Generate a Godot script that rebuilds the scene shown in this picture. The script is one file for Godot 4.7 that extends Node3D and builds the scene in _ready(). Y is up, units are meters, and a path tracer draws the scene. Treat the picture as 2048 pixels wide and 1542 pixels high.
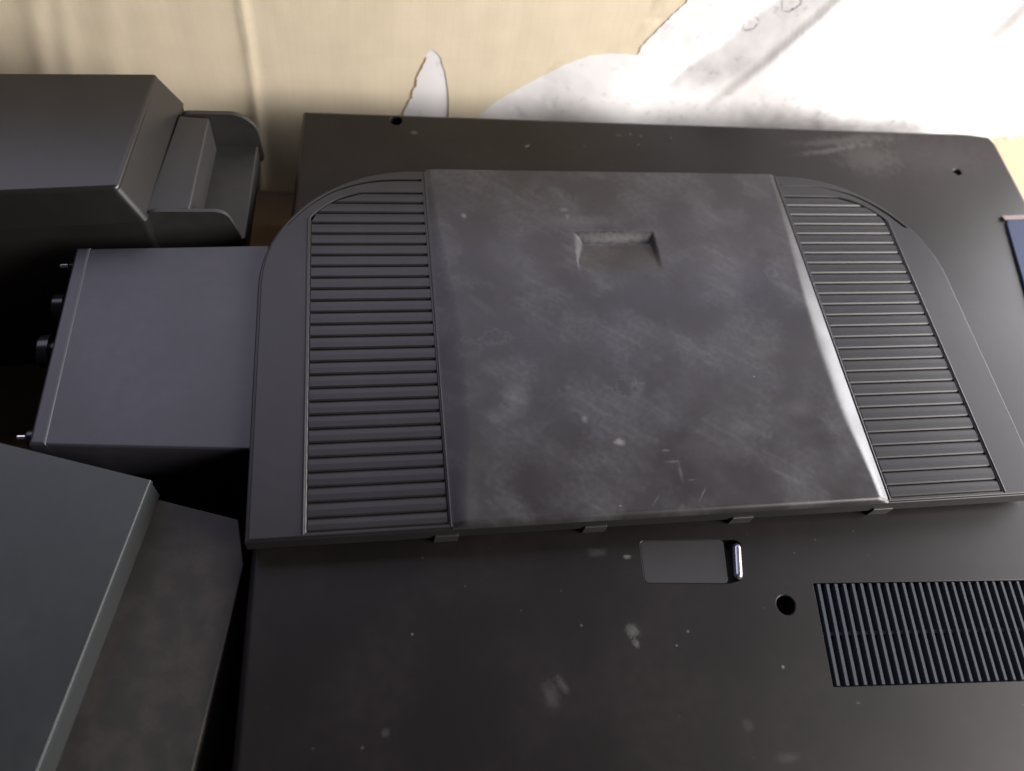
extends Node3D
# All builder coordinates are millimetres: x to the right, h up, z towards the viewer.

var noise := FastNoiseLite.new()
var rng := RandomNumberGenerator.new()
var uv_from := Vector2.ZERO      # the corner and size (mm) of the sheet that a mesh's UVs cover
var uv_size := Vector2(400, 400)
var M := {}


func _ready() -> void:
	rng.seed = 7
	noise.seed = 11
	set_camera_and_light()
	make_materials()
	build_setting()
	build_wall_paper()
	build_back_shell()
	build_ribbed_cover()
	build_slate_box()
	build_black_housing()
	build_floor_board()
	build_grey_slab()
	build_reflection_sheet()
	build_paper_scrap()


# ------------------------------------------------------------------ camera, light
func set_camera_and_light() -> void:
	var cam := Camera3D.new()
	cam.name = "camera"
	add_child(cam)
	cam.transform = Transform3D(Basis(Vector3(0.98536788, 0.1310375, 0.10899226), Vector3(0.03077013, 0.49219982, -0.86993824), Vector3(-0.1676405, 0.8605629, 0.48096585)), Vector3(-0.14191761, 0.34918193, 0.21424577))
	cam.fov = 51.26
	cam.near = 0.02
	cam.far = 20.0
	var lens := CameraAttributesPhysical.new()
	lens.frustum_focal_length = 25.0
	lens.frustum_focus_distance = 0.41
	lens.frustum_near = 0.02
	lens.frustum_far = 20.0
	lens.exposure_aperture = 5.0
	cam.attributes = lens
	cam.fov = 51.26
	cam.current = true

	var env := Environment.new()
	env.background_mode = Environment.BG_COLOR
	env.background_color = Color(0.17, 0.158, 0.168)
	env.tonemap_mode = Environment.TONE_MAPPER_LINEAR
	env.tonemap_exposure = 1.0
	env.sdfgi_enabled = true
	env.ssao_enabled = true
	env.ssil_enabled = true
	var we := WorldEnvironment.new()
	we.name = "surroundings"
	we.environment = env
	add_child(we)

	# the tall window beyond the right end of the wall
	area("window_light", Vector3(0.98, 0.30, -0.26), Vector3(0.0, 0.12, -0.22), Vector2(0.85, 0.46), Color(0.99, 0.985, 1.0), 2.4)
	# added fill lamp behind the viewer's right shoulder, with no source seen
	area("front_fill_light", Vector3(0.80, 0.40, 0.46), Vector3(0.05, 0.0, -0.2), Vector2(0.55, 0.6), Color(1.0, 0.97, 0.95), 2.3)
	# cool daylight from above and beyond the low wall
	area("sky_light", Vector3(-0.2, 1.5, -1.25), Vector3(-0.1, 0.0, -0.1), Vector2(3.2, 1.2), Color(0.91, 0.9, 1.0), 2.6)


func area(called: String, at: Vector3, to: Vector3, size: Vector2, c: Color, energy: float) -> void:
	var l := AreaLight3D.new()
	l.name = called
	add_child(l)
	l.look_at_from_position(at, to, Vector3(0, 0, -1) if absf((to - at).normalized().y) > 0.9 else Vector3.UP)
	l.area_size = size
	l.light_color = c
	l.light_energy = energy
	l.area_normalize_energy = true
	l.area_range = 6.0
	l.shadow_enabled = true


# ------------------------------------------------------------------ materials
func lin(r: float, g: float, b: float) -> Color:
	return Color(r, g, b).linear_to_srgb()


func mat(called: String, c: Color, rough: float, spec := 0.5) -> StandardMaterial3D:
	var m := StandardMaterial3D.new()
	m.resource_name = called
	m.albedo_color = c
	m.roughness = rough
	m.metallic_specular = spec
	M[called] = m
	return m


func noise_bytes(w: int, h: int, freq: float, octaves: int, sd: int, tiled := false, warp := 0.0) -> PackedByteArray:
	var n := FastNoiseLite.new()
	if warp > 0.0:
		n.domain_warp_enabled = true
		n.domain_warp_amplitude = warp
		n.domain_warp_frequency = 0.006
		n.domain_warp_fractal_octaves = 3
		n.domain_warp_fractal_gain = 0.5
	n.seed = sd
	n.noise_type = FastNoiseLite.TYPE_SIMPLEX_SMOOTH
	n.frequency = freq
	n.fractal_octaves = octaves
	var im := n.get_seamless_image(w, h, false, false, 0.2) if tiled else n.get_image(w, h, false, false, true)
	im.convert(Image.FORMAT_L8)
	return im.get_data()


# a dusty tint sheet: value = base * (1 + mottling) + dust, with spots [x, y, radius x, radius y, strength, angle] in mm
func dust_sheet(w: int, h: int, per_mm: float, from: Vector2, low: Vector3, dust: Vector3, amount: float, streak: float, spots: Array, sd: int) -> ImageTexture:
	var a := noise_bytes(w, h, 0.0045, 5, sd, spots.is_empty(), 90.0 if streak > 0.0 else 0.0)
	var b := noise_bytes(w, h, 0.05, 3, sd + 1, spots.is_empty())
	var d := noise_bytes(w, h, 0.35, 1, sd + 2, spots.is_empty())
	var im := Image.create(w, h, false, Image.FORMAT_RGB8)
	var wipe := FastNoiseLite.new()
	wipe.seed = sd + 5
	wipe.frequency = 0.02
	wipe.fractal_octaves = 4
	for y in h:
		for x in w:
			var i := y * w + x
			var cloud := smoothstep(0.2, 0.85, a[i] / 255.0)
			var fine := b[i] / 255.0 - 0.5
			var k := amount * cloud * (0.8 + 0.7 * fine) + (d[i] / 255.0 - 0.5) * 0.09
			if streak > 0.0:
				k += streak * maxf(0.0, wipe.get_noise_2d((x + y * 0.75) * 0.16, (y - x * 0.75) * 1.1)) * cloud
			k = clampf(k, 0.0, 1.0)
			var c := low.lerp(dust, k) * (1.0 + 0.1 * fine)
			im.set_pixel(x, y, lin(c.x, c.y, c.z))
	for s in spots:
		var cx: float = (s[0] - from.x) * per_mm
		var cy: float = (s[1] - from.y) * per_mm
		var rx: float = s[2] * per_mm
		var ry: float = s[3] * per_mm
		var turn: float = s[5] if s.size() > 5 else 0.0
		var reach := maxf(rx, ry) * 1.3
		for y in range(maxi(0, int(cy - reach)), mini(h, int(cy + reach) + 1)):
			for x in range(maxi(0, int(cx - reach)), mini(w, int(cx + reach) + 1)):
				var p := Vector2(x - cx, y - cy).rotated(turn)
				var q := Vector2(p.x / rx, p.y / ry).length()
				q += 0.9 * (b[y * w + x] / 255.0 - 0.5) + 0.5 * (d[y * w + x] / 255.0 - 0.5)
				var k: float = 0.7 * s[4] * (1.0 - smoothstep(0.2, 1.05, q)) * (0.6 + 0.8 * b[y * w + x] / 255.0)
				if s.size() > 6:   # a ring
					k = s[4] * maxf(0.0, 1.0 - absf(q - 0.75) * 7.0)
				if k > 0.0:
					var old := im.get_pixel(x, y).srgb_to_linear()
					var c := Vector3(old.r, old.g, old.b).lerp(Vector3(0.36, 0.35, 0.34), clampf(k, 0, 1))
					im.set_pixel(x, y, lin(c.x, c.y, c.z))
	im.generate_mipmaps()
	return ImageTexture.create_from_image(im)


func make_materials() -> void:
	var tile := dust_sheet(512, 512, 2.0, Vector2.ZERO, Vector3(0.72, 0.72, 0.72), Vector3(1, 1, 1), 0.9, 0.0, [], 31)
	var m := mat("black plastic", lin(0.016, 0.015, 0.0155), 0.42)
	m = mat("cover plastic", lin(0.022, 0.0205, 0.022), 0.36, 0.42)
	m = mat("housing plastic", lin(0.016, 0.0148, 0.0142), 0.34)
	m = mat("slate plastic", lin(0.034, 0.033, 0.042), 0.4)
	m = mat("grey plastic", lin(0.029, 0.033, 0.033), 0.42)
	m = mat("dusty board", lin(0.019, 0.016, 0.0135), 0.62)
	m = mat("tray plastic", lin(0.034, 0.0325, 0.0315), 0.45)
	for k in ["black plastic", "cover plastic", "housing plastic", "slate plastic", "grey plastic", "dusty board", "tray plastic"]:
		m = M[k]
		m.albedo_texture = tile
		m.uv1_triplanar = true
		m.uv1_scale = Vector3(4.2, 4.2, 4.2)
	m = M["dusty board"]
	m.albedo_texture = dust_sheet(512, 700, 3.0, Vector2(-350, 30), Vector3(0.55, 0.55, 0.55), Vector3(1, 0.98, 0.95), 1.0, 0.5, [[-228, 110, 3, 1.2, 0.3], [-235, 120, 5, 2, 0.2], [-222, 116, 2, 0.8, 0.25], [-232, 150, 14, 9, 0.12], [-245, 165, 10, 12, 0.1], [-236, 92, 6, 12, 0.08]], 131)
	m.albedo_color = lin(0.026, 0.022, 0.0185)
	m.uv1_triplanar = false
	m = mat("hole dark", lin(0.012, 0.012, 0.014), 0.6)
	m = mat("shaded side grey", lin(0.016, 0.018, 0.018), 0.5)  # darker copy of the slab grey, for its side in shade
	m = mat("vent navy", lin(0.022, 0.025, 0.036), 0.5)
	m = mat("knob black", lin(0.012, 0.012, 0.013), 0.25)
	m = mat("bright metal", lin(0.75, 0.75, 0.77), 0.22)
	m.metallic = 1.0
	m = mat("latch grey", lin(0.03, 0.03, 0.031), 0.55, 0.26)
	m = mat("latch bar", lin(0.42, 0.43, 0.5), 0.2, 0.9)
	m.metallic = 0.8
	m = mat("slat plastic", lin(0.036, 0.04, 0.048), 0.6, 0.16)
	m = mat("reflection blue", lin(0.025, 0.035, 0.07), 0.6, 0.25)  # bluish reflection on the shell, drawn as a thin slab
	m = mat("tan card", lin(0.6, 0.47, 0.33), 0.8, 0.3)
	m = mat("pink rim", lin(0.14, 0.1, 0.095), 0.6)  # pinkish band of the same reflection
	m = mat("torn edge", lin(0.2, 0.12, 0.06), 0.9, 0.2)

	# the shell, with its paint chips and flecks where they are, and a painted sheen at the far right
	var flecks_and_sheen := [
		[-113.6, -174.5, 3.2, 2.0, 0.22], [-42.0, -164.7, 2.6, 1.3, 0.4, 0.6], [21.0, -176.5, 3.5, 1.2, 0.12], [29.2, -177.5, 1.2, 1.8, 0.25], [36.0, -176.0, 1.0, 1.6, 0.2], [33.0, -168.0, 2.2, 0.7, 0.16, 0.7], [57.0, -175.0, 0.7, 1.2, 0.2],
		[-25.6, 106.1, 2.4, 1.3, 0.35], [-29.3, 141.0, 4.2, 4.4, 0.2], [-28.5, 146.5, 2.0, 3.2, 0.2], [-71.1, 165.0, 5.0, 8.0, 0.08], [-65.0, 161.0, 2.2, 5.5, 0.1, 0.4], [-142.4, 173.3, 2.2, 2.2, 0.09], [15.3, 185.4, 3.0, 4.0, 0.06],
		[38.6, 162.5, 0.8, 0.9, 0.5], [-129.5, 134.2, 0.7, 0.7, 0.45], [-52.8, 136.4, 0.7, 0.7, 0.35], [-3.1, 143.1, 0.9, 0.9, 0.35], [-9.9, 148.9, 0.7, 0.7, 0.4], [70.0, 181.0, 1.2, 0.8, 0.35], [73.0, 104.0, 0.6, 0.6, 0.3], [95.0, 101.0, 0.6, 0.6, 0.3],
		[-40.0, 103.0, 6.0, 3.0, 0.08], [-60.0, 120.0, 0.5, 0.5, 0.3], [-152.0, 178.0, 0.8, 0.8, 0.25], [60.0, 110.0, 0.6, 0.6, 0.25], [30.0, 200.0, 8.0, 3.0, 0.06],
		[185.0, -176.0, 50.0, 6.0, 0.13, 0.12], [172.0, -167.0, 34.0, 3.5, 0.16, 0.2], [195.0, -160.0, 30.0, 20.0, 0.1], [240.0, -165.0, 60.0, 26.0, 0.05],  # broad pale sheen at the far right, painted into the colour
	]
	for i in 70:
		flecks_and_sheen.append([rng.randf_range(-200, 290), rng.randf_range(96, 200) if i % 2 else rng.randf_range(-188, -130), rng.randf_range(0.25, 0.6), rng.randf_range(0.25, 0.6), rng.randf_range(0.08, 0.3)])
	m = mat("shell plastic", Color.WHITE, 0.4, 0.36)
	m.albedo_texture = dust_sheet(1400, 1150, 2.5, Vector2(-230, -200), Vector3(0.0075, 0.006, 0.006), Vector3(0.016, 0.0135, 0.0132), 0.6, 0.0, flecks_and_sheen, 3)

	# the smooth middle of the cover: clouds of dust, hand marks, and light painted on the finger catch
	var marks := [
		[-24.9, 54.3, 3.2, 2.6, 0.45], [-30.7, -96.4, 3.5, 2.0, 0.2], [-29.5, -91.0, 1.6, 3.0, 0.18], [-89.7, -91.5, 2.0, 2.0, 0.35], [-40.5, 41.2, 2.0, 2.4, 0.25], [-15.0, 23.9, 8.5, 7.0, 0.09, 0.0, 1], [-10.1, 23.9, 4.5, 4.0, 0.08, 0.0, 1],
		[84.5, -48.6, 4.0, 4.0, 0.14, 0.0, 1], [-74.0, 27.3, 9.0, 9.0, 0.1], [-78.0, 36.0, 12.0, 6.0, 0.06], [0.0, 66.0, 4.5, 1.0, 0.16], [3.0, 71.5, 1.2, 6.0, 0.14], [8.0, 76.0, 4.0, 0.6, 0.12], [-2.0, 60.0, 3.0, 0.8, 0.2], [12.0, 83.0, 0.5, 6.0, 0.2, -0.6], [-12.0, 85.0, 0.6, 5.0, 0.14, -0.7],
		[-85.0, -28.0, 3.0, 12.0, 0.05, 0.8], [-20.0, -88.0, 26.0, 6.0, 0.09], [30.0, 10.0, 30.0, 40.0, 0.03], [55.0, -70.0, 30.0, 40.0, 0.045], [-60.0, -60.0, 26.0, 20.0, 0.04], [40.0, 50.0, 9.0, 6.0, 0.07], [75.0, 40.0, 12.0, 7.0, 0.06], [-100.0, 80.0, 6.0, 20.0, 0.04],
		[-4.0, -76.5, 27.0, 4.5, 0.3], [-80.0, -8.0, 9.0, 5.0, 0.08, 0.0, 1], [-95.0, -2.0, 8.0, 6.0, 0.06, 0.0, 1], [63.0, 5.0, 16.0, 5.0, 0.05], [20.0, 60.0, 20.0, 10.0, 0.05], [-30.0, 87.0, 0.8, 0.6, 0.5], [55.0, 20.0, 0.6, 0.6, 0.5],  # first mark paints the lit far wall of the finger catch
	]
	for i in 34:   # hairline scratches and wipes
		marks.append([rng.randf_range(-95, 95), rng.randf_range(-115, 85), rng.randf_range(3, 14), rng.randf_range(0.25, 0.5), rng.randf_range(0.015, 0.045), rng.randf_range(0.2, 1.0)])
	m = mat("panel plastic", Color.WHITE, 0.36, 0.42)
	m.albedo_texture = dust_sheet(1000, 1000, 4.4, Vector2(-113, -131), Vector3(0.024, 0.0215, 0.0225), Vector3(0.068, 0.066, 0.07), 0.5, 0.5, marks, 57)
	m.roughness_texture = gloss_sheet(512, 91, 0.26, 0.44)
	m.roughness = 1.0

	# cream wall paper with a faint ruled pattern
	var im := Image.create(1024, 512, false, Image.FORMAT_RGB8)
	var nb := noise_bytes(1024, 512, 0.01, 4, 71)
	var nf := noise_bytes(1024, 512, 0.2, 2, 72)
	for y in 512:
		for x in 1024:
			var k := 1.0 + 0.07 * (nb[y * 1024 + x] / 255.0 - 0.5) + 0.05 * (nf[y * 1024 + x] / 255.0 - 0.5)
			var skew := x + int(nb[y * 1024 + x] * 0.02)
			if skew % 17 == 0:
				k -= 0.11 * nf[y * 1024 + x] / 255.0
			if y % 17 == 0:
				k -= 0.02
			im.set_pixel(x, y, lin(0.74 * k, 0.645 * k, 0.48 * k))
	m = mat("cream paper", Color.WHITE, 0.75, 0.3)
	m.albedo_texture = ImageTexture.create_from_image(im)

	# white plaster with grey grit
	im = Image.create(1500, 375, false, Image.FORMAT_RGB8)
	var pa := noise_bytes(1500, 375, 0.012, 4, 81)
	var pb := noise_bytes(1500, 375, 0.05, 3, 82)
	for y in 375:
		for x in 1500:
			var i := y * 1500 + x
			var wx := x / 2.5 - 130.0
			var wh := 90.0 - y / 2.5
			var wob := 9.0 * (pa[i] / 255.0 - 0.5)
			# a darker grey band along the hollow, running up to the right
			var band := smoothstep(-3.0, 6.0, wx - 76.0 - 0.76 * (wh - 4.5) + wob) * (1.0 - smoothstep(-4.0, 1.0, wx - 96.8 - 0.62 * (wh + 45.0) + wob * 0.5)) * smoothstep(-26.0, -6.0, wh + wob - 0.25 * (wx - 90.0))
			var grit := smoothstep(0.62, 0.8, pb[i] / 255.0) * smoothstep(0.5, 0.62, pa[i] / 255.0)
			# grey streaks down low on the right and one upright smear
			var low := smoothstep(-8.0, -40.0, wh) * smoothstep(130.0, 190.0, wx) * smoothstep(0.42, 0.7, pb[i] / 255.0) * 0.5
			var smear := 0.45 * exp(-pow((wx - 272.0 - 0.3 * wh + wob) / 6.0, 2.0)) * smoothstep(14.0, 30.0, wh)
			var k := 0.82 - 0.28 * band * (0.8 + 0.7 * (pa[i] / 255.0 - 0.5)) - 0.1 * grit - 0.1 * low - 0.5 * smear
			for spot in [Vector3(106, 35, 5.5), Vector3(127, 52, 7.0)]:   # two scuffed marks in the band
				var d: float = absf(Vector2(wx - spot.x, wh - spot.y).length() / spot.z + 0.7 * (pb[i] / 255.0 - 0.5) - 0.85)
				k -= 0.3 * (1.0 - smoothstep(0.0, 0.2, d)) * pb[i] / 128.0
			k = clampf(k, 0.08, 0.85)
			im.set_pixel(x, y, lin(k, k * 0.985, k * 0.985))
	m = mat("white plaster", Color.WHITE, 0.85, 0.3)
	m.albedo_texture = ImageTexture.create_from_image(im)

	m = mat("ground tan", lin(0.2, 0.14, 0.095), 0.8, 0.3)
	m.albedo_texture = tile
	m.uv1_triplanar = true
	m.uv1_scale = Vector3(2.6, 2.6, 2.6)


func gloss_sheet(w: int, sd: int, lo: float, hi: float) -> ImageTexture:
	var a := noise_bytes(w, w, 0.008, 5, sd)
	var im := Image.create(w, w, false, Image.FORMAT_RGB8)
	for y in w:
		for x in w:
			var k := lerpf(lo, hi, a[y * w + x] / 255.0)
			im.set_pixel(x, y, Color(k, k, k))
	return ImageTexture.create_from_image(im)


# ------------------------------------------------------------------ mesh helpers
func v3(p: Vector2, h: float) -> Vector3:
	return Vector3(p.x, h, p.y)


func start() -> SurfaceTool:
	var st := SurfaceTool.new()
	st.begin(Mesh.PRIMITIVE_TRIANGLES)
	return st


func vert(st: SurfaceTool, p: Vector3, n: Vector3) -> void:
	st.set_normal(n)
	st.set_uv(Vector2((p.x - uv_from.x) / uv_size.x, (p.z - uv_from.y) / uv_size.y))
	st.add_vertex(p * 0.001)


func tri(st: SurfaceTool, a: Vector3, b: Vector3, c: Vector3, na: Vector3, nb: Vector3, nc: Vector3) -> void:
	var g := (b - a).cross(c - a)
	if g.length_squared() < 1e-12:
		return
	vert(st, a, na)
	if g.dot(na + nb + nc) > 0.0:   # front faces run clockwise
		vert(st, c, nc)
		vert(st, b, nb)
	else:
		vert(st, b, nb)
		vert(st, c, nc)


func quad(st: SurfaceTool, a: Vector3, b: Vector3, c: Vector3, d: Vector3, na: Vector3, nb: Vector3, nc: Vector3, nd: Vector3) -> void:
	tri(st, a, b, c, na, nb, nc)
	tri(st, a, c, d, na, nc, nd)


func flat_quad(st: SurfaceTool, a: Vector3, b: Vector3, c: Vector3, d: Vector3, towards: Vector3) -> void:
	var n := (c - a).cross(d - b).normalized()
	if n.dot(towards) < 0.0:
		n = -n
	quad(st, a, b, c, d, n, n, n, n)


func signed_area(p: PackedVector2Array) -> float:
	var s := 0.0
	for i in p.size():
		s += p[i].cross(p[(i + 1) % p.size()])
	return s * 0.5


# outward direction of the edge from point i to i + 1
func edge_out(p: PackedVector2Array, i: int, sgn: float) -> Vector2:
	var e := (p[(i + 1) % p.size()] - p[i]).normalized()
	return Vector2(e.y, -e.x) * sgn


func inset(p: PackedVector2Array, d: float) -> PackedVector2Array:
	var sgn := signf(signed_area(p))
	var out := PackedVector2Array()
	for i in p.size():
		var a := edge_out(p, (i - 1 + p.size()) % p.size(), sgn)
		var b := edge_out(p, i, sgn)
		var mid := (a + b) / maxf(0.35, 1.0 + a.dot(b))
		out.append(p[i] - mid * d)
	return out


# normals at both ends of each edge, shared where the outline turns gently
func edge_normals(p: PackedVector2Array) -> Array:
	var sgn := signf(signed_area(p))
	var out := []
	var n := p.size()
	for i in n:
		var b := edge_out(p, i, sgn)
		var a := edge_out(p, (i - 1 + n) % n, sgn)
		var c := edge_out(p, (i + 1) % n, sgn)
		out.append([(a + b).normalized() if a.dot(b) > 0.8 else b, (c + b).normalized() if c.dot(b) > 0.8 else b])
	return out


func fill(st: SurfaceTool, p: PackedVector2Array, h: float, n: Vector3) -> void:
	var t := Geometry2D.triangulate_polygon(p)
	for i in range(0, t.size(), 3):
		tri(st, v3(p[t[i]], h), v3(p[t[i + 1]], h), v3(p[t[i + 2]], h), n, n, n)


# a flat-topped solid with a rounded upper edge; holes: [outline, depth, lip] cut walls (and no floor)
func plate(st: SurfaceTool, outline: PackedVector2Array, top: float, bottom: float, round_by: float, holes := [], lower := PackedVector2Array()) -> void:
	var en := edge_normals(outline)
	var n := outline.size()
	var rings := []
	var steps := 5
	for k in steps + 1:
		var a := PI / 2 * k / steps
		rings.append([inset(outline, round_by * (1.0 - cos(a))), top - round_by * (1.0 - sin(a)), a])
	for k in steps:
		for i in n:
			var j := (i + 1) % n
			var a0: float = rings[k][2]
			var a1: float = rings[k + 1][2]
			var o0: Vector2 = en[i][0]
			var o1: Vector2 = en[i][1]
			quad(st, v3(rings[k][0][i], rings[k][1]), v3(rings[k][0][j], rings[k][1]), v3(rings[k + 1][0][j], rings[k + 1][1]), v3(rings[k + 1][0][i], rings[k + 1][1]),
				Vector3(o0.x * cos(a0), sin(a0), o0.y * cos(a0)), Vector3(o1.x * cos(a0), sin(a0), o1.y * cos(a0)), Vector3(o1.x * cos(a1), sin(a1), o1.y * cos(a1)), Vector3(o0.x * cos(a1), sin(a1), o0.y * cos(a1)))
	var low := lower if lower.size() == n else outline
	for i in n:
		var j := (i + 1) % n
		var o0: Vector2 = en[i][0]
		var o1: Vector2 = en[i][1]
		var lean := 0.0
		if lower.size() == n:
			lean = ((low[i] + low[j] - outline[i] - outline[j]) * 0.5).dot((o0 + o1).normalized()) / (top - bottom)
		quad(st, v3(outline[i], top - round_by), v3(outline[j], top - round_by), v3(low[j], bottom), v3(low[i], bottom), Vector3(o0.x, lean, o0.y).normalized(), Vector3(o1.x, lean, o1.y).normalized(), Vector3(o1.x, lean, o1.y).normalized(), Vector3(o0.x, lean, o0.y).normalized())
	fill(st, low, bottom, Vector3.DOWN)
	# the top, cut in strips through the holes' middles so that no piece encloses a hole
	var face: PackedVector2Array = rings[steps][0]
	var cuts := []
	var wide := []
	var x0 := 1e9
	var x1 := -1e9
	for p in face:
		x0 = minf(x0, p.x)
		x1 = maxf(x1, p.x)
	for hole in holes:
		var big := inset(hole[0], -hole[2])
		wide.append(big)
		var lo := 1e9
		var hi := -1e9
		for p in big:
			lo = minf(lo, p.x)
			hi = maxf(hi, p.x)
		cuts.append((lo + hi) * 0.5)
	cuts.sort()
	cuts.push_front(x0 - 1.0)
	cuts.append(x1 + 1.0)
	for k in cuts.size() - 1:
		if cuts[k + 1] - cuts[k] < 0.001:
			continue
		var strip := PackedVector2Array([Vector2(cuts[k], -2000), Vector2(cuts[k + 1], -2000), Vector2(cuts[k + 1], 2000), Vector2(cuts[k], 2000)])
		var pieces := Geometry2D.intersect_polygons(face, strip)
		for w in wide:
			var next := []
			for piece in pieces:
				next.append_array(Geometry2D.clip_polygons(piece, w))
			pieces.assign(next)
		for piece in pieces:
			fill(st, piece, top, Vector3.UP)
	for q in holes.size():
		hole_walls(st, wide[q], holes[q][0], top, top - holes[q][1], holes[q][2])


func hole_walls(st: SurfaceTool, wide: PackedVector2Array, p: PackedVector2Array, top: float, bottom: float, lip: float) -> void:
	var en := edge_normals(p)
	for i in p.size():
		var j := (i + 1) % p.size()
		var o0 := -Vector3(en[i][0].x, 0, en[i][0].y)
		var o1 := -Vector3(en[i][1].x, 0, en[i][1].y)
		var up0 := (o0 * 0.8 + Vector3.UP).normalized()
		var up1 := (o1 * 0.8 + Vector3.UP).normalized()
		if lip > 0.0:
			quad(st, v3(wide[i], top), v3(wide[j], top), v3(p[j], top - lip), v3(p[i], top - lip), up0, up1, up1, up0)
		quad(st, v3(p[i], top - lip), v3(p[j], top - lip), v3(p[j], bottom), v3(p[i], bottom), o0, o1, o1, o0)


func rounded(points: Array, radius: float, steps := 5) -> PackedVector2Array:
	var out := PackedVector2Array()
	var n := points.size()
	for i in n:
		var p: Vector2 = points[i]
		var a: Vector2 = (points[(i - 1 + n) % n] - p)
		var b: Vector2 = (points[(i + 1) % n] - p)
		var d := minf(radius, minf(a.length(), b.length()) * 0.45)
		var s := p + a.normalized() * d
		var e := p + b.normalized() * d
		for k in steps + 1:
			var t := float(k) / steps
			out.append(s.lerp(p, t).lerp(p.lerp(e, t), t))
	return out


func disc(c: Vector2, r: float, n := 24) -> PackedVector2Array:
	var out := PackedVector2Array()
	for i in n:
		out.append(c + Vector2.from_angle(TAU * i / n) * r)
	return out


# ------------------------------------------------------------------ naming
func thing(called: String, label: String, category: String, at: Vector3, group := "") -> Node3D:
	var o := Node3D.new()
	o.name = called
	add_child(o, true)
	o.position = at * 0.001
	o.set_meta("label", label)
	o.set_meta("category", category)
	if group:
		o.set_meta("group", group)
	return o


# a part whose mesh is written in the common coordinates
func part(called: String, st: SurfaceTool, material: String, parent: Node3D, base := Vector3.ZERO) -> MeshInstance3D:
	return part_mesh(called, st.commit(), material, parent, base)


func part_mesh(called: String, mesh: Mesh, material: String, parent: Node3D, at_offset := Vector3.ZERO) -> MeshInstance3D:
	var o := MeshInstance3D.new()
	o.name = called
	o.mesh = mesh
	o.material_override = M[material]
	parent.add_child(o, true)
	var home := Vector3.ZERO
	var p: Node = parent
	while p != self:
		home += (p as Node3D).position
		p = p.get_parent()
	o.position = at_offset * 0.001 - home
	return o


# ------------------------------------------------------------------ the setting
func plaster_z(x: float, h: float) -> float:
	# smooth lumps of plaster that stand out of the wall, with a hollow band between two of them
	var bare := smoothstep(-90.0, -20.0, x)
	var wob := 5.0 * noise.get_noise_2d(x * 0.7, h * 0.7)
	var across := smoothstep(-3.0, 6.0, x - 76.0 - 0.76 * (h - 4.5) + wob) * (1.0 - smoothstep(-7.0, 0.0, x - 96.8 - 0.62 * (h + 45.0) + wob))
	var hollow := -2.5 * across * smoothstep(-42.0, -15.0, h)
	var big := 5.0 * exp(-pow((x - 190.0) / 75.0, 2.0)) * exp(-pow((h - 5.0) / 60.0, 2.0))
	var left := 7.0 * exp(-pow((x - 20.0) / 34.0, 2.0)) * smoothstep(22.0, -40.0, h)
	var ridge := -4.0 * exp(-pow((x - 272.0 - 0.3 * h) / 7.0, 2.0)) * smoothstep(14.0, 34.0, h)
	var rough := 1.2 * noise.get_noise_2d(x * 0.9, h * 0.9) + 0.16 * noise.get_noise_2d(x * 6.0 + 70.0, h * 6.0)
	var low := smoothstep(10.0, -35.0, h) * smoothstep(120.0, 200.0, x)
	var skirt := 7.0 * low + 1.2 * noise.get_noise_2d(x * 1.6, h * 2.2) * low
	var pits := -0.4 * smoothstep(0.32, 0.55, noise.get_noise_2d(x * 7.0 + 300.0, h * 7.0)) * smoothstep(0.05, 0.4, noise.get_noise_2d(x * 1.3 + 20.0, h * 1.3))
	return -226.0 + bare * (hollow + big + left + ridge + rough + skirt + pits) + 1.5 * smoothstep(0.0, 60.0, x) + 0.9 * exp(-pow((x + 101.0) / 20.0, 2.0)) * (1.0 - bare)


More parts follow.
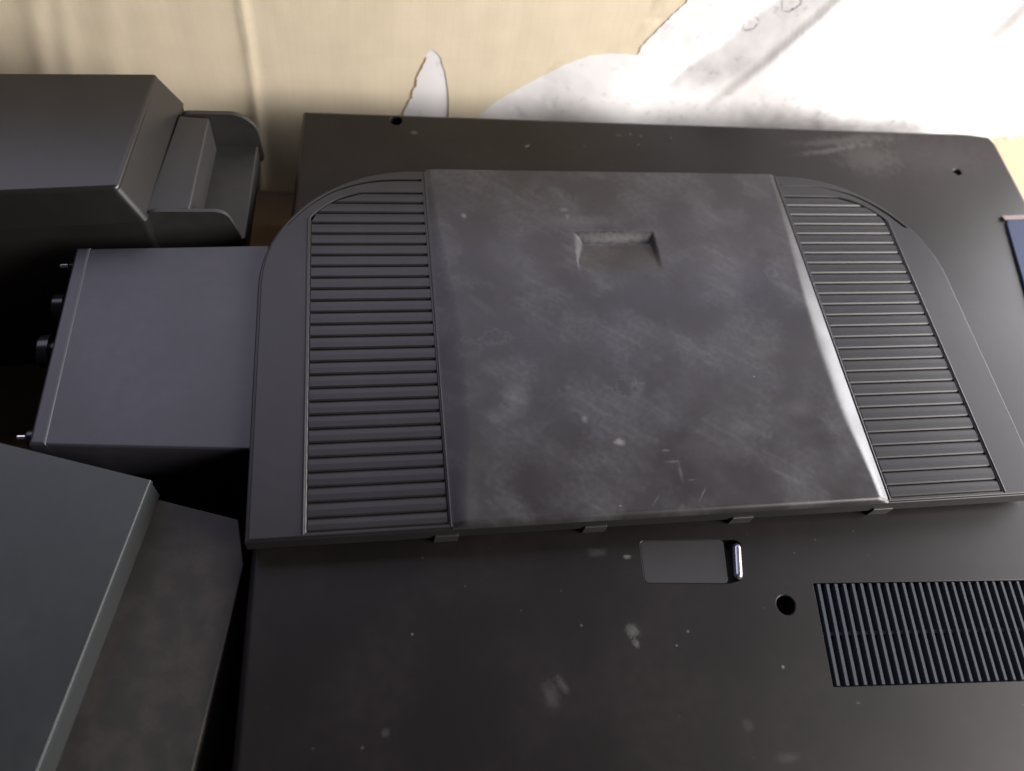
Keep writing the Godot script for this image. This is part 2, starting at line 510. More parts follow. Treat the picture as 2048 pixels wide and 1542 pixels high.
func build_setting() -> void:
	# floor
	var st := start()
	plate(st, PackedVector2Array([Vector2(-1500, -260), Vector2(1500, -260), Vector2(1500, 1500), Vector2(-1500, 1500)]), -125.0, -165.0, 0.5)
	var o := part("ground", st, "ground tan", self)
	o.set_meta("kind", "structure")
	# plaster wall: a fine relief where it shows, plain above and beside
	st = start()
	var step := 2.5
	var nx := 368
	var nh := 104
	var at := func(i: int, j: int) -> Vector3:
		var x := -480.0 + i * step
		var h := -127.0 + j * step
		var fade := smoothstep(0.0, 6.0, minf(minf(i, nx - i), nh - j))
		return Vector3(x, h, lerpf(-226.2, plaster_z(x, h), fade))
	var grid := []
	for j in nh + 1:
		for i in nx + 1:
			grid.append(at.call(i, j))
	var w := nx + 1
	var norm := func(i: int, j: int) -> Vector3:
		var dx: Vector3 = grid[j * w + mini(i + 1, nx)] - grid[j * w + maxi(i - 1, 0)]
		var dy: Vector3 = grid[mini(j + 1, nh) * w + i] - grid[maxi(j - 1, 0) * w + i]
		return dx.cross(dy).normalized()
	var norms := []
	for j in nh + 1:
		for i in nx + 1:
			norms.append(norm.call(i, j))
	st = start()
	for j in nh + 1:
		for i in nx + 1:
			st.set_normal(norms[j * w + i])
			st.set_uv(Vector2((grid[j * w + i].x + 130.0) / 600.0, (90.0 - grid[j * w + i].y) / 150.0))
			st.add_vertex(grid[j * w + i] * 0.001)
	for j in nh:
		for i in nx:
			var q := j * w + i
			for k in [q, q + w, q + 1, q + 1, q + w, q + w + 1]:
				st.add_index(k)
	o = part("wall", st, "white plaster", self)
	o.set_meta("kind", "structure")
	var x1 := -480.0 + nx * step
	st = start()
	plate(st, PackedVector2Array([Vector2(-1500, -300), Vector2(470, -300), Vector2(470, -224), Vector2(-1500, -224)]), 146.0, 130.0, 4.0)  # unseen wall top and end, kept low and short to let lamplight past
	o = part("wall_coping", st, "white plaster", self)
	o.set_meta("kind", "structure")
	var h1 := -127.0 + nh * step
	for r in [[-1500.0, -480.0, -160.0, h1], [x1, 470.0, -160.0, h1]]:
		st = start()
		var a := Vector3(r[0], r[2], -226)
		var b := Vector3(r[1], r[2], -226)
		var c := Vector3(r[1], r[3], -226)
		var d := Vector3(r[0], r[3], -226)
		flat_quad(st, a, b, c, d, Vector3.BACK)
		var e := Vector3(0, 0, -60)
		flat_quad(st, a + e, b + e, c + e, d + e, Vector3.FORWARD)
		flat_quad(st, d, c, c + e, d + e, Vector3.UP)
		o = part("wall", st, "white plaster", self)
		o.set_meta("kind", "structure")


# ------------------------------------------------------------------ wall paper
func ragged(points: Array, amount: float, sd: float) -> PackedVector2Array:
	var out := PackedVector2Array()
	for i in points.size() - 1:
		var a: Vector2 = points[i]
		var b: Vector2 = points[i + 1]
		var n := maxi(1, int(a.distance_to(b) / 1.5))
		for k in n:
			var p := a.lerp(b, float(k) / n)
			out.append(p + Vector2(noise.get_noise_2d(p.x * 14.0 + sd, p.y * 14.0), noise.get_noise_2d(p.y * 14.0, p.x * 14.0 + sd)) * amount)
	out.append(points[points.size() - 1])
	return out


func paper_z(x: float, h: float) -> float:
	var z := -225.0
	z += 0.8 * exp(-pow((x + 213.0 - 0.03 * h + 0.0004 * h * h) / 3.5, 2.0))          # the long crease
	z += 0.9 * exp(-pow((x + 333.0 - 0.22 * h) / 7.0, 2.0)) + 0.5 * exp(-pow((x + 318.0 - 0.2 * h) / 6.0, 2.0))
	z += 0.5 * exp(-pow((x + 292.0 - 0.15 * h) / 9.0, 2.0))
	z += 0.5 * exp(-pow((x + 130.0) / 40.0, 2.0)) 
	z += 0.7 * noise.get_noise_2d(x * 0.6, h * 0.3) + 0.1 * noise.get_noise_2d(x * 3.0, h * 0.8 + 40.0)
	return maxf(z, plaster_z(x, h) + 0.45)


func build_wall_paper() -> void:
	var torn_right: Array = [Vector2(92, 128), Vector2(60, 60), Vector2(57.4, 52), Vector2(56.6, 48.5), Vector2(49.6, 37.6), Vector2(43, 26.3), Vector2(37.3, 16.6), Vector2(36, 9.6), Vector2(18, 9.4), Vector2(4, 6.5), Vector2(-11.4, -1.2), Vector2(-32.6, -17.2), Vector2(-51.4, -31.9), Vector2(-60.7, -42.3), Vector2(-66, -50), Vector2(-95, -124.8)]
	var leaf_right: Array = [Vector2(-100, -124.8), Vector2(-85.5, -55), Vector2(-86, -40.5), Vector2(-87, -28), Vector2(-89.3, -14.5), Vector2(-93.5, 0), Vector2(-97.5, 5.2), Vector2(-101, 6.4)]
	var leaf_left: Array = [Vector2(-101, 6.4), Vector2(-103.5, 0.5), Vector2(-107.5, -11), Vector2(-112.9, -31.9), Vector2(-116.7, -42.8), Vector2(-120, -55), Vector2(-135, -124.8)]
	var border := PackedVector2Array()
	border.append_array(ragged(torn_right.slice(0, 9), 0.9, 0.0))
	border.append_array(ragged(torn_right.slice(8), 0.25, 0.0))
	border.append_array(ragged(leaf_right, 0.6, 50.0))
	border.append_array(ragged(leaf_left, 1.1, 90.0))
	border.append(Vector2(-500, -124.8))
	for k in range(1, 9):
		border.append(Vector2(-500, -124.8 + 252.8 * k / 8.0))
	for k in range(1, 8):
		border.append(Vector2(-500 + 592.0 * k / 8.0, 128))
	var points := border.duplicate()
	var within := Geometry2D.offset_polygon(border, -1.2)
	var x := -496.0
	while x < 130.0:
		var h := -122.0
		while h < 126.0:
			var p := Vector2(x + rng.randf_range(-0.5, 0.5), h + rng.randf_range(-0.6, 0.6))
			if within.any(func(q): return Geometry2D.is_point_in_polygon(p, q)):
				points.append(p)
			h += 4.0 if h < 110.0 else 20.0
		x += 2.5 if x > -390.0 else 10.0
	var t := Geometry2D.triangulate_delaunay(points)
	var st := start()
	var normal_at := func(p: Vector2) -> Vector3:
		return Vector3(-(paper_z(p.x + 0.5, p.y) - paper_z(p.x - 0.5, p.y)), -(paper_z(p.x, p.y + 0.5) - paper_z(p.x, p.y - 0.5)), 1.0).normalized()
	for i in points.size():
		var p := points[i]
		st.set_normal(normal_at.call(p))
		st.set_uv(Vector2(p.x * 0.0031, -p.y * 0.0062))
		st.add_vertex(Vector3(p.x, p.y, paper_z(p.x, p.y)) * 0.001)
	for i in range(0, t.size(), 3):
		var a := points[t[i]]
		var b := points[t[i + 1]]
		var c := points[t[i + 2]]
		if not Geometry2D.is_point_in_polygon((a + b + c) / 3.0, border):
			continue
		if (b - a).cross(c - a) > 0.0:
			for q in [t[i], t[i + 2], t[i + 1]]:
				st.add_index(q)
		else:
			for q in [t[i], t[i + 1], t[i + 2]]:
				st.add_index(q)
	var o := thing("wall_paper", "faded cream wall paper with faint ruled lines, torn off the white plaster", "wallpaper", Vector3(-180, -125, -226))
	part("sheet", st, "cream paper", o)
	# the torn rim: the brown core of the paper that shows along two rips
	for run in [[leaf_left.slice(1, 6), 90.0, 1.1, 1.3], [torn_right.slice(1, 8), 0.0, 0.9, 0.8]]:
		var line := ragged(run[0], run[2], run[1])
		st = start()
		for i in line.size() - 1:
			var wa: float = run[3] * (0.55 + 0.9 * absf(noise.get_noise_2d(i * 23.0, run[1])))
			var wb: float = run[3] * (0.55 + 0.9 * absf(noise.get_noise_2d((i + 1) * 23.0, run[1])))
			var a := Vector3(line[i].x, line[i].y, paper_z(line[i].x, line[i].y) + 0.25)
			var b := Vector3(line[i + 1].x, line[i + 1].y, paper_z(line[i + 1].x, line[i + 1].y) + 0.25)
			flat_quad(st, a - Vector3(0.3, 0, 0), b - Vector3(0.3, 0, 0), b + Vector3(wb, 0, -0.5), a + Vector3(wa, 0, -0.5), Vector3.BACK)
			flat_quad(st, a + Vector3(wa, 0, -0.5), b + Vector3(wb, 0, -0.5), b + Vector3(wb * 0.6, 0, -2.6), a + Vector3(wa * 0.6, 0, -2.6), Vector3.RIGHT)
		part("torn_rim", st, "torn edge", o)


# ------------------------------------------------------------------ the big back shell
func build_back_shell() -> void:
	var o := thing("monitor_back_shell", "large black plastic monitor back lying flat with screw holes and a slatted vent", "monitor back", Vector3(50, -125, 20))
	uv_from = Vector2(-230, -200)
	uv_size = Vector2(560, 460)
	var outline := rounded([Vector2(-181.5, -192.5), Vector2(283, -187), Vector2(301, -184.6), Vector2(303.5, -176), Vector2(300, 60), Vector2(296, 260), Vector2(-206.5, 250), Vector2(-200, 96)], 2.0, 4)
	var slot := rounded([Vector2(-17.5, 99.0), Vector2(31, 101.2), Vector2(33.8, 104), Vector2(29.4, 121.4), Vector2(22.6, 122.7), Vector2(-18.9, 119.4)], 2.2, 4)
	var vent := PackedVector2Array([Vector2(65.5, 125.6), Vector2(230, 135.3), Vector2(225, 183.8), Vector2(60.5, 173.4)])
	var screw_spots := [Vector2(48.4, 135.0), Vector2(259.5, -148.0), Vector2(-123.7, -184.9)]
	var screw_size := [4.7, 2.9, 3.7]
	var holes := [[slot, 5.0, 0.35], [vent, 4.4, 0.3]]
	for i in 3:
		holes.append([disc(screw_spots[i], screw_size[i]), 14.0, 0.5])
	var st := start()
	plate(st, outline, -16.0, -124.8, 4.0, holes)
	var body := part("back_panel", st, "shell plastic", o)
	# the wells behind the holes, each a cup of its own
	for i in 3:
		st = start()
		var r: float = screw_size[i] * 0.98
		plate(st, disc(screw_spots[i], r), -27.0, -29.0, 0.2)
		part("screw_well", st, "hole dark", body)
	st = start()
	plate(st, disc(screw_spots[1] + Vector2(0.5, 0.8), 2.1, 14), -18.2, -26.9, 0.5)
	part("screw", st, "bright metal" if false else "knob black", body)
	# the slot: a grey sliding cover, a dark gap, a shiny bar
	st = start()
	plate(st, inset(slot, -0.2), -21.2, -23.0, 0.1)
	part("slot_floor", st, "hole dark", body)
	st = start()
	plate(st, rounded([Vector2(-17.45, 99.05), Vector2(25.0, 101.0), Vector2(22.3, 122.5), Vector2(-18.85, 119.35)], 2.2, 4), -16.15, -21.1, 0.2)
	part("slot_cover", st, "latch grey", o)
	st = start()
	bar(st, Vector3(31.3, -16.3, 103.4), Vector3(27.8, -16.3, 121.1), 2.2)
	part("latch_bar", st, "latch bar", o)
	# the vent: a dark pit, slats, one cross bar below them
	st = start()
	plate(st, inset(vent, -0.3), -20.3, -27.0, 0.1)
	part("vent_pit", st, "vent navy", o)
	var along := (vent[1] - vent[0]).normalized()
	var down := vent[3] - vent[0]
	st = start()
	slat_bar(st, down.length() - 1.0)
	var slat := st.commit()
	var turn := atan2(down.x, down.y)
	for k in 36:
		var s := part_mesh("slat", slat, "slat plastic", o, v3(vent[0] + along * (3.0 + 4.48 * k) + down.normalized() * 0.5, -16.0))
		s.rotation.y = turn
	st = start()
	var mid0 := vent[0] + down * 0.5
	plate(st, PackedVector2Array([mid0 + Vector2(0.1, -0.9), mid0 + along * 164.0 + Vector2(0, -0.9), mid0 + along * 164.0 + Vector2(0, 0.9), mid0 + Vector2(0.1, 0.9)]), -17.9, -20.2, 0.3)
	part("cross_bar", st, "slat plastic", o)


# a round bar with ball ends
func bar(st: SurfaceTool, a: Vector3, b: Vector3, r: float) -> void:
	var dir := (b - a).normalized()
	var side := dir.cross(Vector3.UP).normalized()
	var up := side.cross(dir)
	var rings := []
	for k in 5:
		var t := PI / 2 * (1.0 - k / 4.0)
		rings.append([a - dir * r * sin(t) + dir * r, cos(t), -sin(t)])
	for k in 5:
		var t := PI / 2 * k / 4.0
		rings.append([b + dir * r * sin(t) - dir * r, cos(t), sin(t)])
	for k in rings.size() - 1:
		for i in 16:
			var n := []
			var p := []
			for q in [[k, i], [k, i + 1], [k + 1, i + 1], [k + 1, i]]:
				var w: Vector3 = side * cos(TAU * q[1] / 16.0) + up * sin(TAU * q[1] / 16.0)
				var ring: Array = rings[q[0]]
				p.append(ring[0] + w * r * ring[1])
				n.append((w * ring[1] + dir * ring[2]).normalized())
			quad(st, p[0], p[1], p[2], p[3], n[0], n[1], n[2], n[3])


# one vent slat of the shell, running along +z from the origin, its top leaning to the right
func slat_bar(st: SurfaceTool, length: float) -> void:
	var prof := [Vector2(-1.25, -4.2), Vector2(-1.25, -0.8), Vector2(-1.05, -0.35), Vector2(-0.85, -0.2), Vector2(-0.55, -0.28), Vector2(0.55, -0.42), Vector2(1.1, -1.2), Vector2(1.25, -2.4), Vector2(1.25, -4.2)]
	profile_bar(st, prof, length)


func profile_bar(st: SurfaceTool, prof: Array, length: float) -> void:
	for i in prof.size() - 1:
		var a: Vector2 = prof[i]
		var b: Vector2 = prof[i + 1]
		var n := Vector3(-(b.y - a.y), b.x - a.x, 0).normalized()
		quad(st, Vector3(a.x, a.y, 0), Vector3(b.x, b.y, 0), Vector3(b.x, b.y, length), Vector3(a.x, a.y, length), n, n, n, n)
	for z in [0.0, length]:
		var p := PackedVector2Array(prof)
		var t := Geometry2D.triangulate_polygon(p)
		var n := Vector3(0, 0, -1 if z == 0.0 else 1)
		for i in range(0, t.size(), 3):
			tri(st, Vector3(p[t[i]].x, p[t[i]].y, z), Vector3(p[t[i + 1]].x, p[t[i + 1]].y, z), Vector3(p[t[i + 2]].x, p[t[i + 2]].y, z), n, n, n)


# ------------------------------------------------------------------ the ribbed cover
const FRONT := 92.3
const BACK := -127.5
const PITCH := 7.42


# the cover's outline pulled in: half an ellipse at each far corner
func cover_outline(half: float, cx: float, rx: float, back: float, cz: float, front: float) -> PackedVector2Array:
	var p := PackedVector2Array()
	p.append(Vector2(-half, front))
	for k in 25:
		var a := PI / 2 * k / 24.0
		p.append(Vector2(-cx - rx * cos(a), cz - (cz - back) * sin(a)))
	for k in 25:
		var a := PI / 2 * (1.0 - k / 24.0)
		p.append(Vector2(cx + rx * cos(a), cz - (cz - back) * sin(a)))
	p.append(Vector2(half, front))
	return p


# the curved far end of a vent and the bow-shaped groove round it, as (x, -z)
const VENT_END := [Vector2(112, 109.6), Vector2(144, 109.3), Vector2(150.6, 108.2), Vector2(157.2, 105.6), Vector2(163.8, 101.5), Vector2(170.2, 95.6), Vector2(173.6, 91.5), Vector2(174.0, 90.0)]
const BOW := [Vector2(112, 118.3), Vector2(133, 117.8), Vector2(146.6, 115.4), Vector2(160, 110.2), Vector2(169.6, 103.6), Vector2(178.5, 95.0), Vector2(186.8, 84.4)]


func spline(p: Array, s: float, shift := 0.0) -> PackedVector2Array:
	var out := PackedVector2Array()
	for i in p.size() - 1:
		var a: Vector2 = p[maxi(i - 1, 0)]
		var d: Vector2 = p[mini(i + 2, p.size() - 1)]
		for k in 4:
			var b: Vector2 = p[i]
			out.append(b.cubic_interpolate(p[i + 1], a, d, k / 4.0))
	out.append(p[p.size() - 1])
	for i in out.size():
		var t := (out[mini(i + 1, out.size() - 1)] - out[maxi(i - 1, 0)]).normalized()
		var q := out[i] + Vector2(t.y, -t.x) * shift
		out[i] = Vector2(q.x * s, -q.y)
	return out


func vent_left(z: float) -> float:    # how far out the vent reaches at z
	for i in VENT_END.size() - 1:
		var a: Vector2 = VENT_END[i]
		var b: Vector2 = VENT_END[i + 1]
		if -z <= a.y and -z >= b.y:
			return lerpf(b.x, a.x, (-z - b.y) / (a.y - b.y))
	return 174.0 if z > -100.0 else 130.0


func build_ribbed_cover() -> void:
	var o := thing("ribbed_cover", "dusty black plastic cover with ribbed sides and a smooth middle, lying on the monitor back", "plastic cover", Vector3(0, -15.9, 0))
	uv_from = Vector2(-210, -135)
	uv_size = Vector2(420, 235)
	var st := start()
	var outer := cover_outline(200.5, 115, 85.5, BACK, -46, FRONT)
	plate(st, outer, -2.2, -11.5, 0.8)
	part("rim", st, "cover plastic", o)
	# upper skin: one step in from the rim, with openings for the vents and two bow-shaped grooves
	var skin := cover_outline(198.6, 115, 83.6, BACK + 1.6, -46, FRONT - 0.4)
	var holes := []
	for s in [-1.0, 1.0]:
		var vent := PackedVector2Array()
		vent.append(Vector2(s * 111.0, FRONT - 2.2))
		vent.append(Vector2(s * 174.0, FRONT - 2.2))
		var end := spline(VENT_END, s)
		end.reverse()
		vent.append_array(end)
		holes.append([vent, 2.15, 0.4])
		var bow := spline(BOW, s)
		var inner := spline(BOW, s, -1.9)
		inner.reverse()
		bow.append_array(inner)
		holes.append([bow, 2.1, 0.2])
	holes.append([PackedVector2Array([Vector2(-36, -85), Vector2(28, -85), Vector2(28, -42), Vector2(-36, -42)]), 2.1, 0.0])
	st = start()
	plate(st, skin, 0.0, -2.19, 0.5, holes)
	var top := part("top_skin", st, "cover plastic", o)
	# a fine bead along the outer side of each vent
	for s in [-1.0, 1.0]:
		st = start()
		bar(st, Vector3(s * 175.3, -0.1, -90.5), Vector3(s * 175.4, -0.1, FRONT - 1.0), 0.55)
		part("bead", st, "cover plastic", top)
	# ribs, one by one
	var zs := []
	for k in 28:
		zs.append(-109.4 + PITCH * k)
	var shared := {}
	for s in [-1.0, 1.0]:
		for k in 27:
			var z0: float = zs[k] + 0.22
			var z1: float = minf(zs[k + 1] - 0.22, FRONT - 2.5)
			var a := vent_left(z0) - 0.5
			var b := vent_left(z1) - 0.5
			var key := "%.2f %.2f %.2f %d" % [a, b, z1 - z0, s]
			if not shared.has(key):
				st = start()
				rib(st, s, 111.4, a, b, z1 - z0)
				shared[key] = st.commit()
			part_mesh("rib", shared[key], "cover plastic", top, Vector3(0, 0, z0))
	# the raised smooth middle
	build_centre_panel(o)
	# snap tabs under the front edge
	for x in [[-117.0, -106.0], [-45.7, -34.6], [29.3, 40.4], [105.4, 116.2]]:
		st = start()
		plate(st, PackedVector2Array([Vector2(x[0], FRONT - 3.0), Vector2(x[1], FRONT - 3.0), Vector2(x[1], FRONT + 0.9), Vector2(x[0], FRONT + 0.9)]), -8.6, -15.6, 0.5)
		part("snap_tab", st, "tray plastic", o)
	# ledge behind the tabs
	st = start()
	plate(st, PackedVector2Array([Vector2(-190, FRONT - 12.0), Vector2(190, FRONT - 12.0), Vector2(190, FRONT - 2.5), Vector2(-190, FRONT - 2.5)]), -11.6, -15.85, 0.3)
	part("ledge", st, "black plastic", o)


# a rib from x = inner to outer (outer differs on its far and near side), its far edge eased
func rib(st: SurfaceTool, s: float, inner: float, far_x: float, near_x: float, depth: float) -> void:
	var rows := [[0.0, -2.18], [0.1, -0.85], [1.1, -0.2], [depth * 0.5, -0.1], [depth - 0.7, -0.2], [depth - 0.1, -0.85], [depth, -2.18]]
	for i in rows.size() - 1:
		var za: float = rows[i][0]
		var zb: float = rows[i + 1][0]
		var ha: float = rows[i][1]
		var hb: float = rows[i + 1][1]
		var xa := lerpf(far_x, near_x, za / depth)
		var xb := lerpf(far_x, near_x, zb / depth)
		var n := Vector3(0, zb - za, ha - hb).normalized()
		quad(st, Vector3(s * inner, ha, za), Vector3(s * xa, ha, za), Vector3(s * xb, hb, zb), Vector3(s * inner, hb, zb), n, n, n, n)
		flat_quad(st, Vector3(s * xa, ha, za), Vector3(s * xb, hb, zb), Vector3(s * xb, -2.18, zb), Vector3(s * xa, -2.18, za), Vector3(s, 0, 0))


func panel_h(x: float, z: float) -> float:
	var t := clampf((z - BACK) / (FRONT - BACK), 0.0, 1.0)
	var rise := 0.5 + 2.9 * smoothstep(0.0, 0.5, t) - 0.9 * smoothstep(0.78, 1.0, t)
	var width := 3.5 + 9.5 * smoothstep(0.0, 0.6, t) - 6.0 * smoothstep(0.72, 1.0, t)
	var d := 109.2 - absf(x)
	var q := clampf(d / width, 0.0, 1.0)
	var h := rise * (q - 0.25 * pow(q, 4.0)) / 0.75
	# rolled front lip
	var f := clampf((FRONT + 0.4 - z) / 3.0, 0.0, 1.0)
	h = lerpf(-1.0, h, sqrt(maxf(0.0, 1.0 - (1.0 - f) * (1.0 - f))))
	# slight waviness of the thin sheet
	h += 0.18 * noise.get_noise_2d(x * 0.7, z * 0.7) * q
	# the finger catch: steep far and side walls, floor that rises to the front
	var far := (z + 80.5) / 8.5
	var skew := 0.05 * (z + 80.0)
	var lw := (x + 28.5 + skew * 0.6) / lerpf(1.6, 9.0, clampf((-58.0 - z) / 20.0, 0.0, 1.0))
	var rw := (20.5 - x) / 3.0
	var floor_drop := 3.9 * (1.0 - smoothstep(-76.0, -47.5, z))
	var wall := minf(minf(far, lw), rw)
	if wall > 0.0 and z < -47.0:
		h -= floor_drop * smoothstep(0.0, 1.0, minf(wall, 1.0))
	return h


func build_centre_panel(o: Node3D) -> void:
	uv_from = Vector2(-113, -131)
	uv_size = Vector2(227.3, 227.3)
	var nx := 312
	var nz := 312
	var st := start()
	for j in nz + 1:
		for i in nx + 1:
			var x := lerpf(-109.2, 109.2, float(i) / nx)
			var z := lerpf(BACK + 0.2, FRONT + 0.4, float(j) / nz)
			var h := panel_h(x, z)
			var e := 0.3
			vert(st, Vector3(x, h, z), Vector3(panel_h(x - e, z) - panel_h(x + e, z), 2.0 * e, panel_h(x, z - e) - panel_h(x, z + e)).normalized())
	var w := nx + 1
	for j in nz:
		for i in nx:
			var q := j * w + i
			for k in [q, q + 1, q + w, q + 1, q + w + 1, q + w]:
				st.add_index(k)
	var panel := part("centre_panel", st, "panel plastic", o)
	panel.set_meta("label", "smooth smudged raised middle panel with a finger catch")
	# a fine seam bead on each side of the panel
	for s in [-1.0, 1.0]:
		st = start()
		bar(st, Vector3(s * 109.9, -0.1, BACK + 2.0), Vector3(s * 109.9, -0.1, FRONT - 0.8), 0.5)
		part("bead", st, "cover plastic", panel)


# ------------------------------------------------------------------ the things on the left
func lathe_x(st: SurfaceTool, at: Vector3, prof: Array, n := 22) -> void:   # prof: [distance along -x, radius]
	for k in prof.size() - 1:
		var a: Array = prof[k]
		var b: Array = prof[k + 1]
		var slope := Vector2(b[1] - a[1], b[0] - a[0]).normalized()
		for i in n:
			var p := []
			var nn := []
			for q in [[a, i], [a, i + 1], [b, i + 1], [b, i]]:
				var ang: float = TAU * q[1] / n
				p.append(at + Vector3(-q[0][0], sin(ang) * q[0][1], cos(ang) * q[0][1]))
				nn.append(Vector3(slope.x, sin(ang) * slope.y, cos(ang) * slope.y).normalized())
			quad(st, p[0], p[1], p[2], p[3], nn[0], nn[1], nn[2], nn[3])


func build_slate_box() -> void:
	var o := thing("slate_box", "flat slate grey box with black knobs on its left end, tucked under the ribbed cover", "electronics box", Vector3(-246, -125, -18))
	var st := start()
	plate(st, PackedVector2Array([Vector2(-288.5, -72.9), Vector2(-196, -75.0), Vector2(-196, 47.0), Vector2(-292.0, 39.9)]), -4.2, -36.0, 1.2)
	part("lid", st, "slate plastic", o)
	st = start()
	plate(st, PackedVector2Array([Vector2(-292.8, -72.9), Vector2(-285.4, -73.1), Vector2(-289.4, 40.2), Vector2(-296.8, 39.6)]), -3.6, -37.0, 1.6)
	part("end_strip", st, "slate plastic", o)
	st = start()
	plate(st, PackedVector2Array([Vector2(-286, -70), Vector2(-199, -70), Vector2(-199, 36), Vector2(-288, 31)]), -36.1, -124.8, 1.0)
	part("base", st, "black plastic", o)
	for k in [[-299.5, -47.0, 7.5], [-301.5, -19.5, 9.5]]:
		st = start()
		lathe_x(st, Vector3(k[0] + 4.0, -21.0, k[1]), [[0.0, k[2] * 0.7], [3.0, k[2] * 0.7], [3.2, k[2]], [8.0, k[2] * 0.96], [9.0, k[2] * 0.8], [9.0, 0.0]])
		part("knob", st, "knob black", o)
	for k in [[-295.4, -68.0, 3.2], [-299.0, 31.5, 4.2]]:
		st = start()
		lathe_x(st, Vector3(k[0] + 2.0, -14.0, k[1]), [[0.0, k[2]], [4.0, k[2]], [5.0, k[2] * 0.8], [5.0, 0.0]])
		var seat := part("knob", st, "knob black", o)
		st = start()
		lathe_x(st, Vector3(k[0] - 3.0, -12.6, k[1]), [[0.0, 1.3], [3.5, 1.3], [4.0, 0.9], [4.0, 0.0]], 14)
		part("metal_tip", st, "bright metal", seat)


func build_black_housing() -> void:
	var o := thing("black_housing", "boxy black plastic housing with a sloped end and a small stepped tray, against the wall", "plastic housing", Vector3(-330, -125, -125))
	var st := start()
	var foot := rounded([Vector2(-474, -166), Vector2(-246.2, -175), Vector2(-257.6, -84.5), Vector2(-474, -68)], 3.0, 4)
	plate(st, rounded([Vector2(-470, -164), Vector2(-255.7, -173), Vector2(-266.4, -87.8), Vector2(-470, -72)], 3.0, 4), 25.0, 3.0, 2.6, [], foot)
	part("body", st, "housing plastic", o)
	st = start()
	plate(st, inset(foot, 0.6), 3.2, -124.8, 0.2)
	part("lower_body", st, "housing plastic", o)
	# the stepped tray on its right end: a deck, a lower floor, an upright back and a front lip with a curved end
	st = start()
	plate(st, rounded([Vector2(-248, -162), Vector2(-231, -160.5), Vector2(-236.5, -91.6), Vector2(-259, -90.0)], 2.0, 4), 5.0, -32.0, 1.2)
	var deck := part("tray_deck", st, "tray plastic", o)
	st = start()
	plate(st, rounded([Vector2(-240, -164), Vector2(-207.5, -164.5), Vector2(-211.5, -90.2), Vector2(-243, -90.0)], 2.0, 4), -18.0, -32.0, 1.0)
	part("tray_floor", st, "tray plastic", deck)
	st = start()
	upright(st, rounded([Vector2(-248, 6.0), Vector2(-215, 6.0), Vector2(-206.0, -3.0), Vector2(-204.5, -32), Vector2(-248, -32)], 7.0, 7), -165.0, -162.2)
	part("tray_back", st, "tray plastic", deck)
	st = start()
	upright(st, rounded([Vector2(-261, 5.6), Vector2(-218, 5.8), Vector2(-214.2, -8.0), Vector2(-212.4, -24), Vector2(-214, -32), Vector2(-261, -32)], 9.0, 7), -91.4, -89.2)
	part("tray_lip", st, "tray plastic", deck)


# a thin upright sheet: outline in (x, h), from the far z to the near z
func upright(st: SurfaceTool, p: PackedVector2Array, z0: float, z1: float) -> void:
	var t := Geometry2D.triangulate_polygon(p)
	for face in [[z0, Vector3.FORWARD], [z1, Vector3.BACK]]:
		for i in range(0, t.size(), 3):
			tri(st, Vector3(p[t[i]].x, p[t[i]].y, face[0]), Vector3(p[t[i + 1]].x, p[t[i + 1]].y, face[0]), Vector3(p[t[i + 2]].x, p[t[i + 2]].y, face[0]), face[1], face[1], face[1])
	var en := edge_normals(p)
	for i in p.size():
		var j := (i + 1) % p.size()
		var a := Vector3(en[i][0].x, en[i][0].y, 0)
		var b := Vector3(en[i][1].x, en[i][1].y, 0)
		quad(st, Vector3(p[i].x, p[i].y, z0), Vector3(p[j].x, p[j].y, z0), Vector3(p[j].x, p[j].y, z1), Vector3(p[i].x, p[i].y, z1), a, b, b, a)


func build_floor_board() -> void:
	var o := thing("dusty_board", "dark brownish dusty board on the floor between the grey slab and the monitor back", "board", Vector3(-250, -125, 130))
	uv_from = Vector2(-350, 30)
	uv_size = Vector2(512.0 / 3.0, 700.0 / 3.0)
	var st := start()
	plate(st, PackedVector2Array([Vector2(-345, 36), Vector2(-246, 61), Vector2(-207, 74), Vector2(-203.5, 96), Vector2(-219.5, 182), Vector2(-226, 250), Vector2(-345, 250)]), -22.0, -124.8, 0.6)
	part("board_top", st, "dusty board", o)


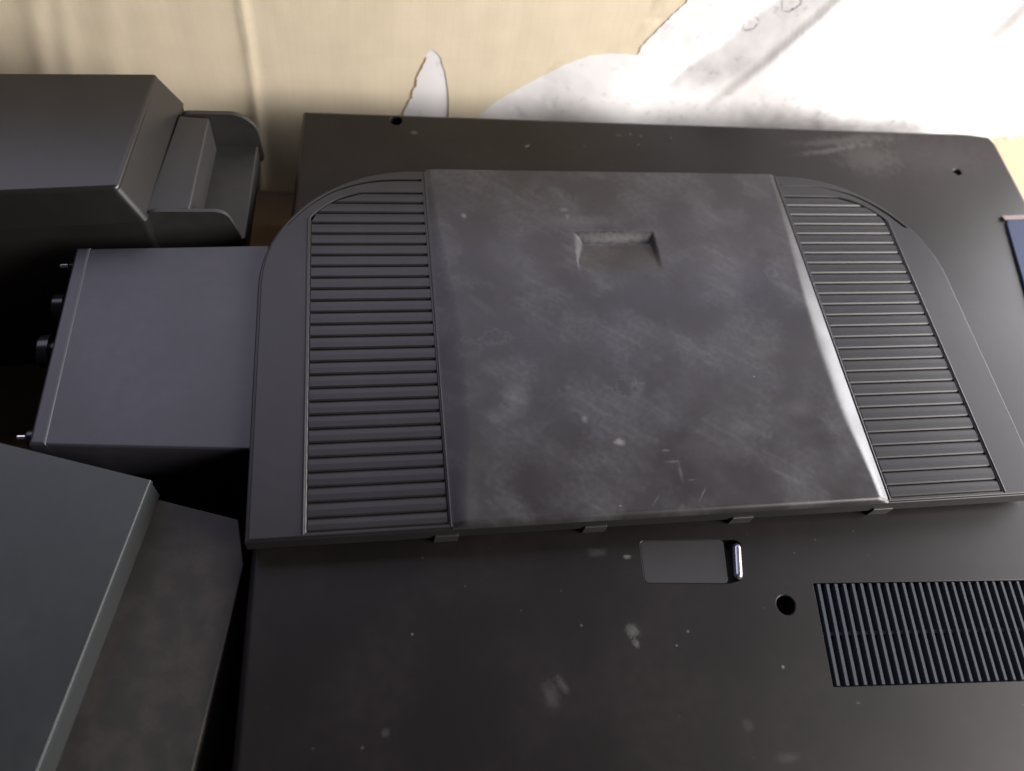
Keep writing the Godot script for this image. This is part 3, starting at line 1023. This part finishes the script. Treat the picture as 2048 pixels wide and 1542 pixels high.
func build_grey_slab() -> void:
	var o := thing("grey_slab", "flat grey plastic panel with a pale worn edge, at the lower left corner", "plastic panel", Vector3(-300, -22, 120))
	var st := start()
	plate(st, PackedVector2Array([Vector2(-430, -2), Vector2(-242.7, 59.6), Vector2(-271.3, 177), Vector2(-291, 260), Vector2(-430, 260)]), -4.0, -7.5, 0.7)
	part("panel", st, "grey plastic", o)
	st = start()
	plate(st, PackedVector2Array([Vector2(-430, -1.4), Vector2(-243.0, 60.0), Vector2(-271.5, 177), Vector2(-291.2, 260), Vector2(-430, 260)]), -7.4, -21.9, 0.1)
	part("shaded_side", st, "shaded side grey", o)  # slab side with shade put into its colour


func build_reflection_sheet() -> void:  # thin slab added where the shell edge shows a bluish reflection
	var o := thing("reflection_sheet", "blue grey added sheet with a pink rim, standing in for a reflection on the right margin of the monitor back", "added sheet", Vector3(320, -16, -40))
	var st := start()
	plate(st, rounded([Vector2(276, -103.5), Vector2(380, -108), Vector2(380, 30), Vector2(248, 30)], 3.0, 4), -14.5, -15.9, 0.5)
	part("sheet", st, "reflection blue", o)
	st = start()
	plate(st, rounded([Vector2(274, -107.5), Vector2(380, -112), Vector2(380, -108.3), Vector2(275, -103.8)], 1.0, 3), -14.2, -15.9, 0.5)
	part("rim", st, "pink rim", o)


func build_paper_scrap() -> void:
	var o := thing("paper_scrap", "tan paper scrap low on the white wall beyond the far right corner", "wallpaper", Vector3(390, -125, -214))
	var border := ragged([Vector2(296, -124), Vector2(318, -75), Vector2(331, -51), Vector2(350, -47), Vector2(372, -45), Vector2(420, -50), Vector2(466, -56), Vector2(466, -124)], 1.0, 33.0)
	var t := Geometry2D.triangulate_polygon(border)
	var st := start()
	for i in range(0, t.size(), 3):
		var p := []
		for k in 3:
			p.append(Vector3(border[t[i + k]].x, border[t[i + k]].y, -212.0))
		tri(st, p[0], p[1], p[2], Vector3.BACK, Vector3.BACK, Vector3.BACK)
	for i in border.size():
		var a := border[i]
		var b := border[(i + 1) % border.size()]
		flat_quad(st, Vector3(a.x, a.y, -212), Vector3(b.x, b.y, -212), Vector3(b.x, b.y, -224), Vector3(a.x, a.y, -224), Vector3((b - a).y, -(b - a).x, 0))
	part("sheet", st, "tan card", o)
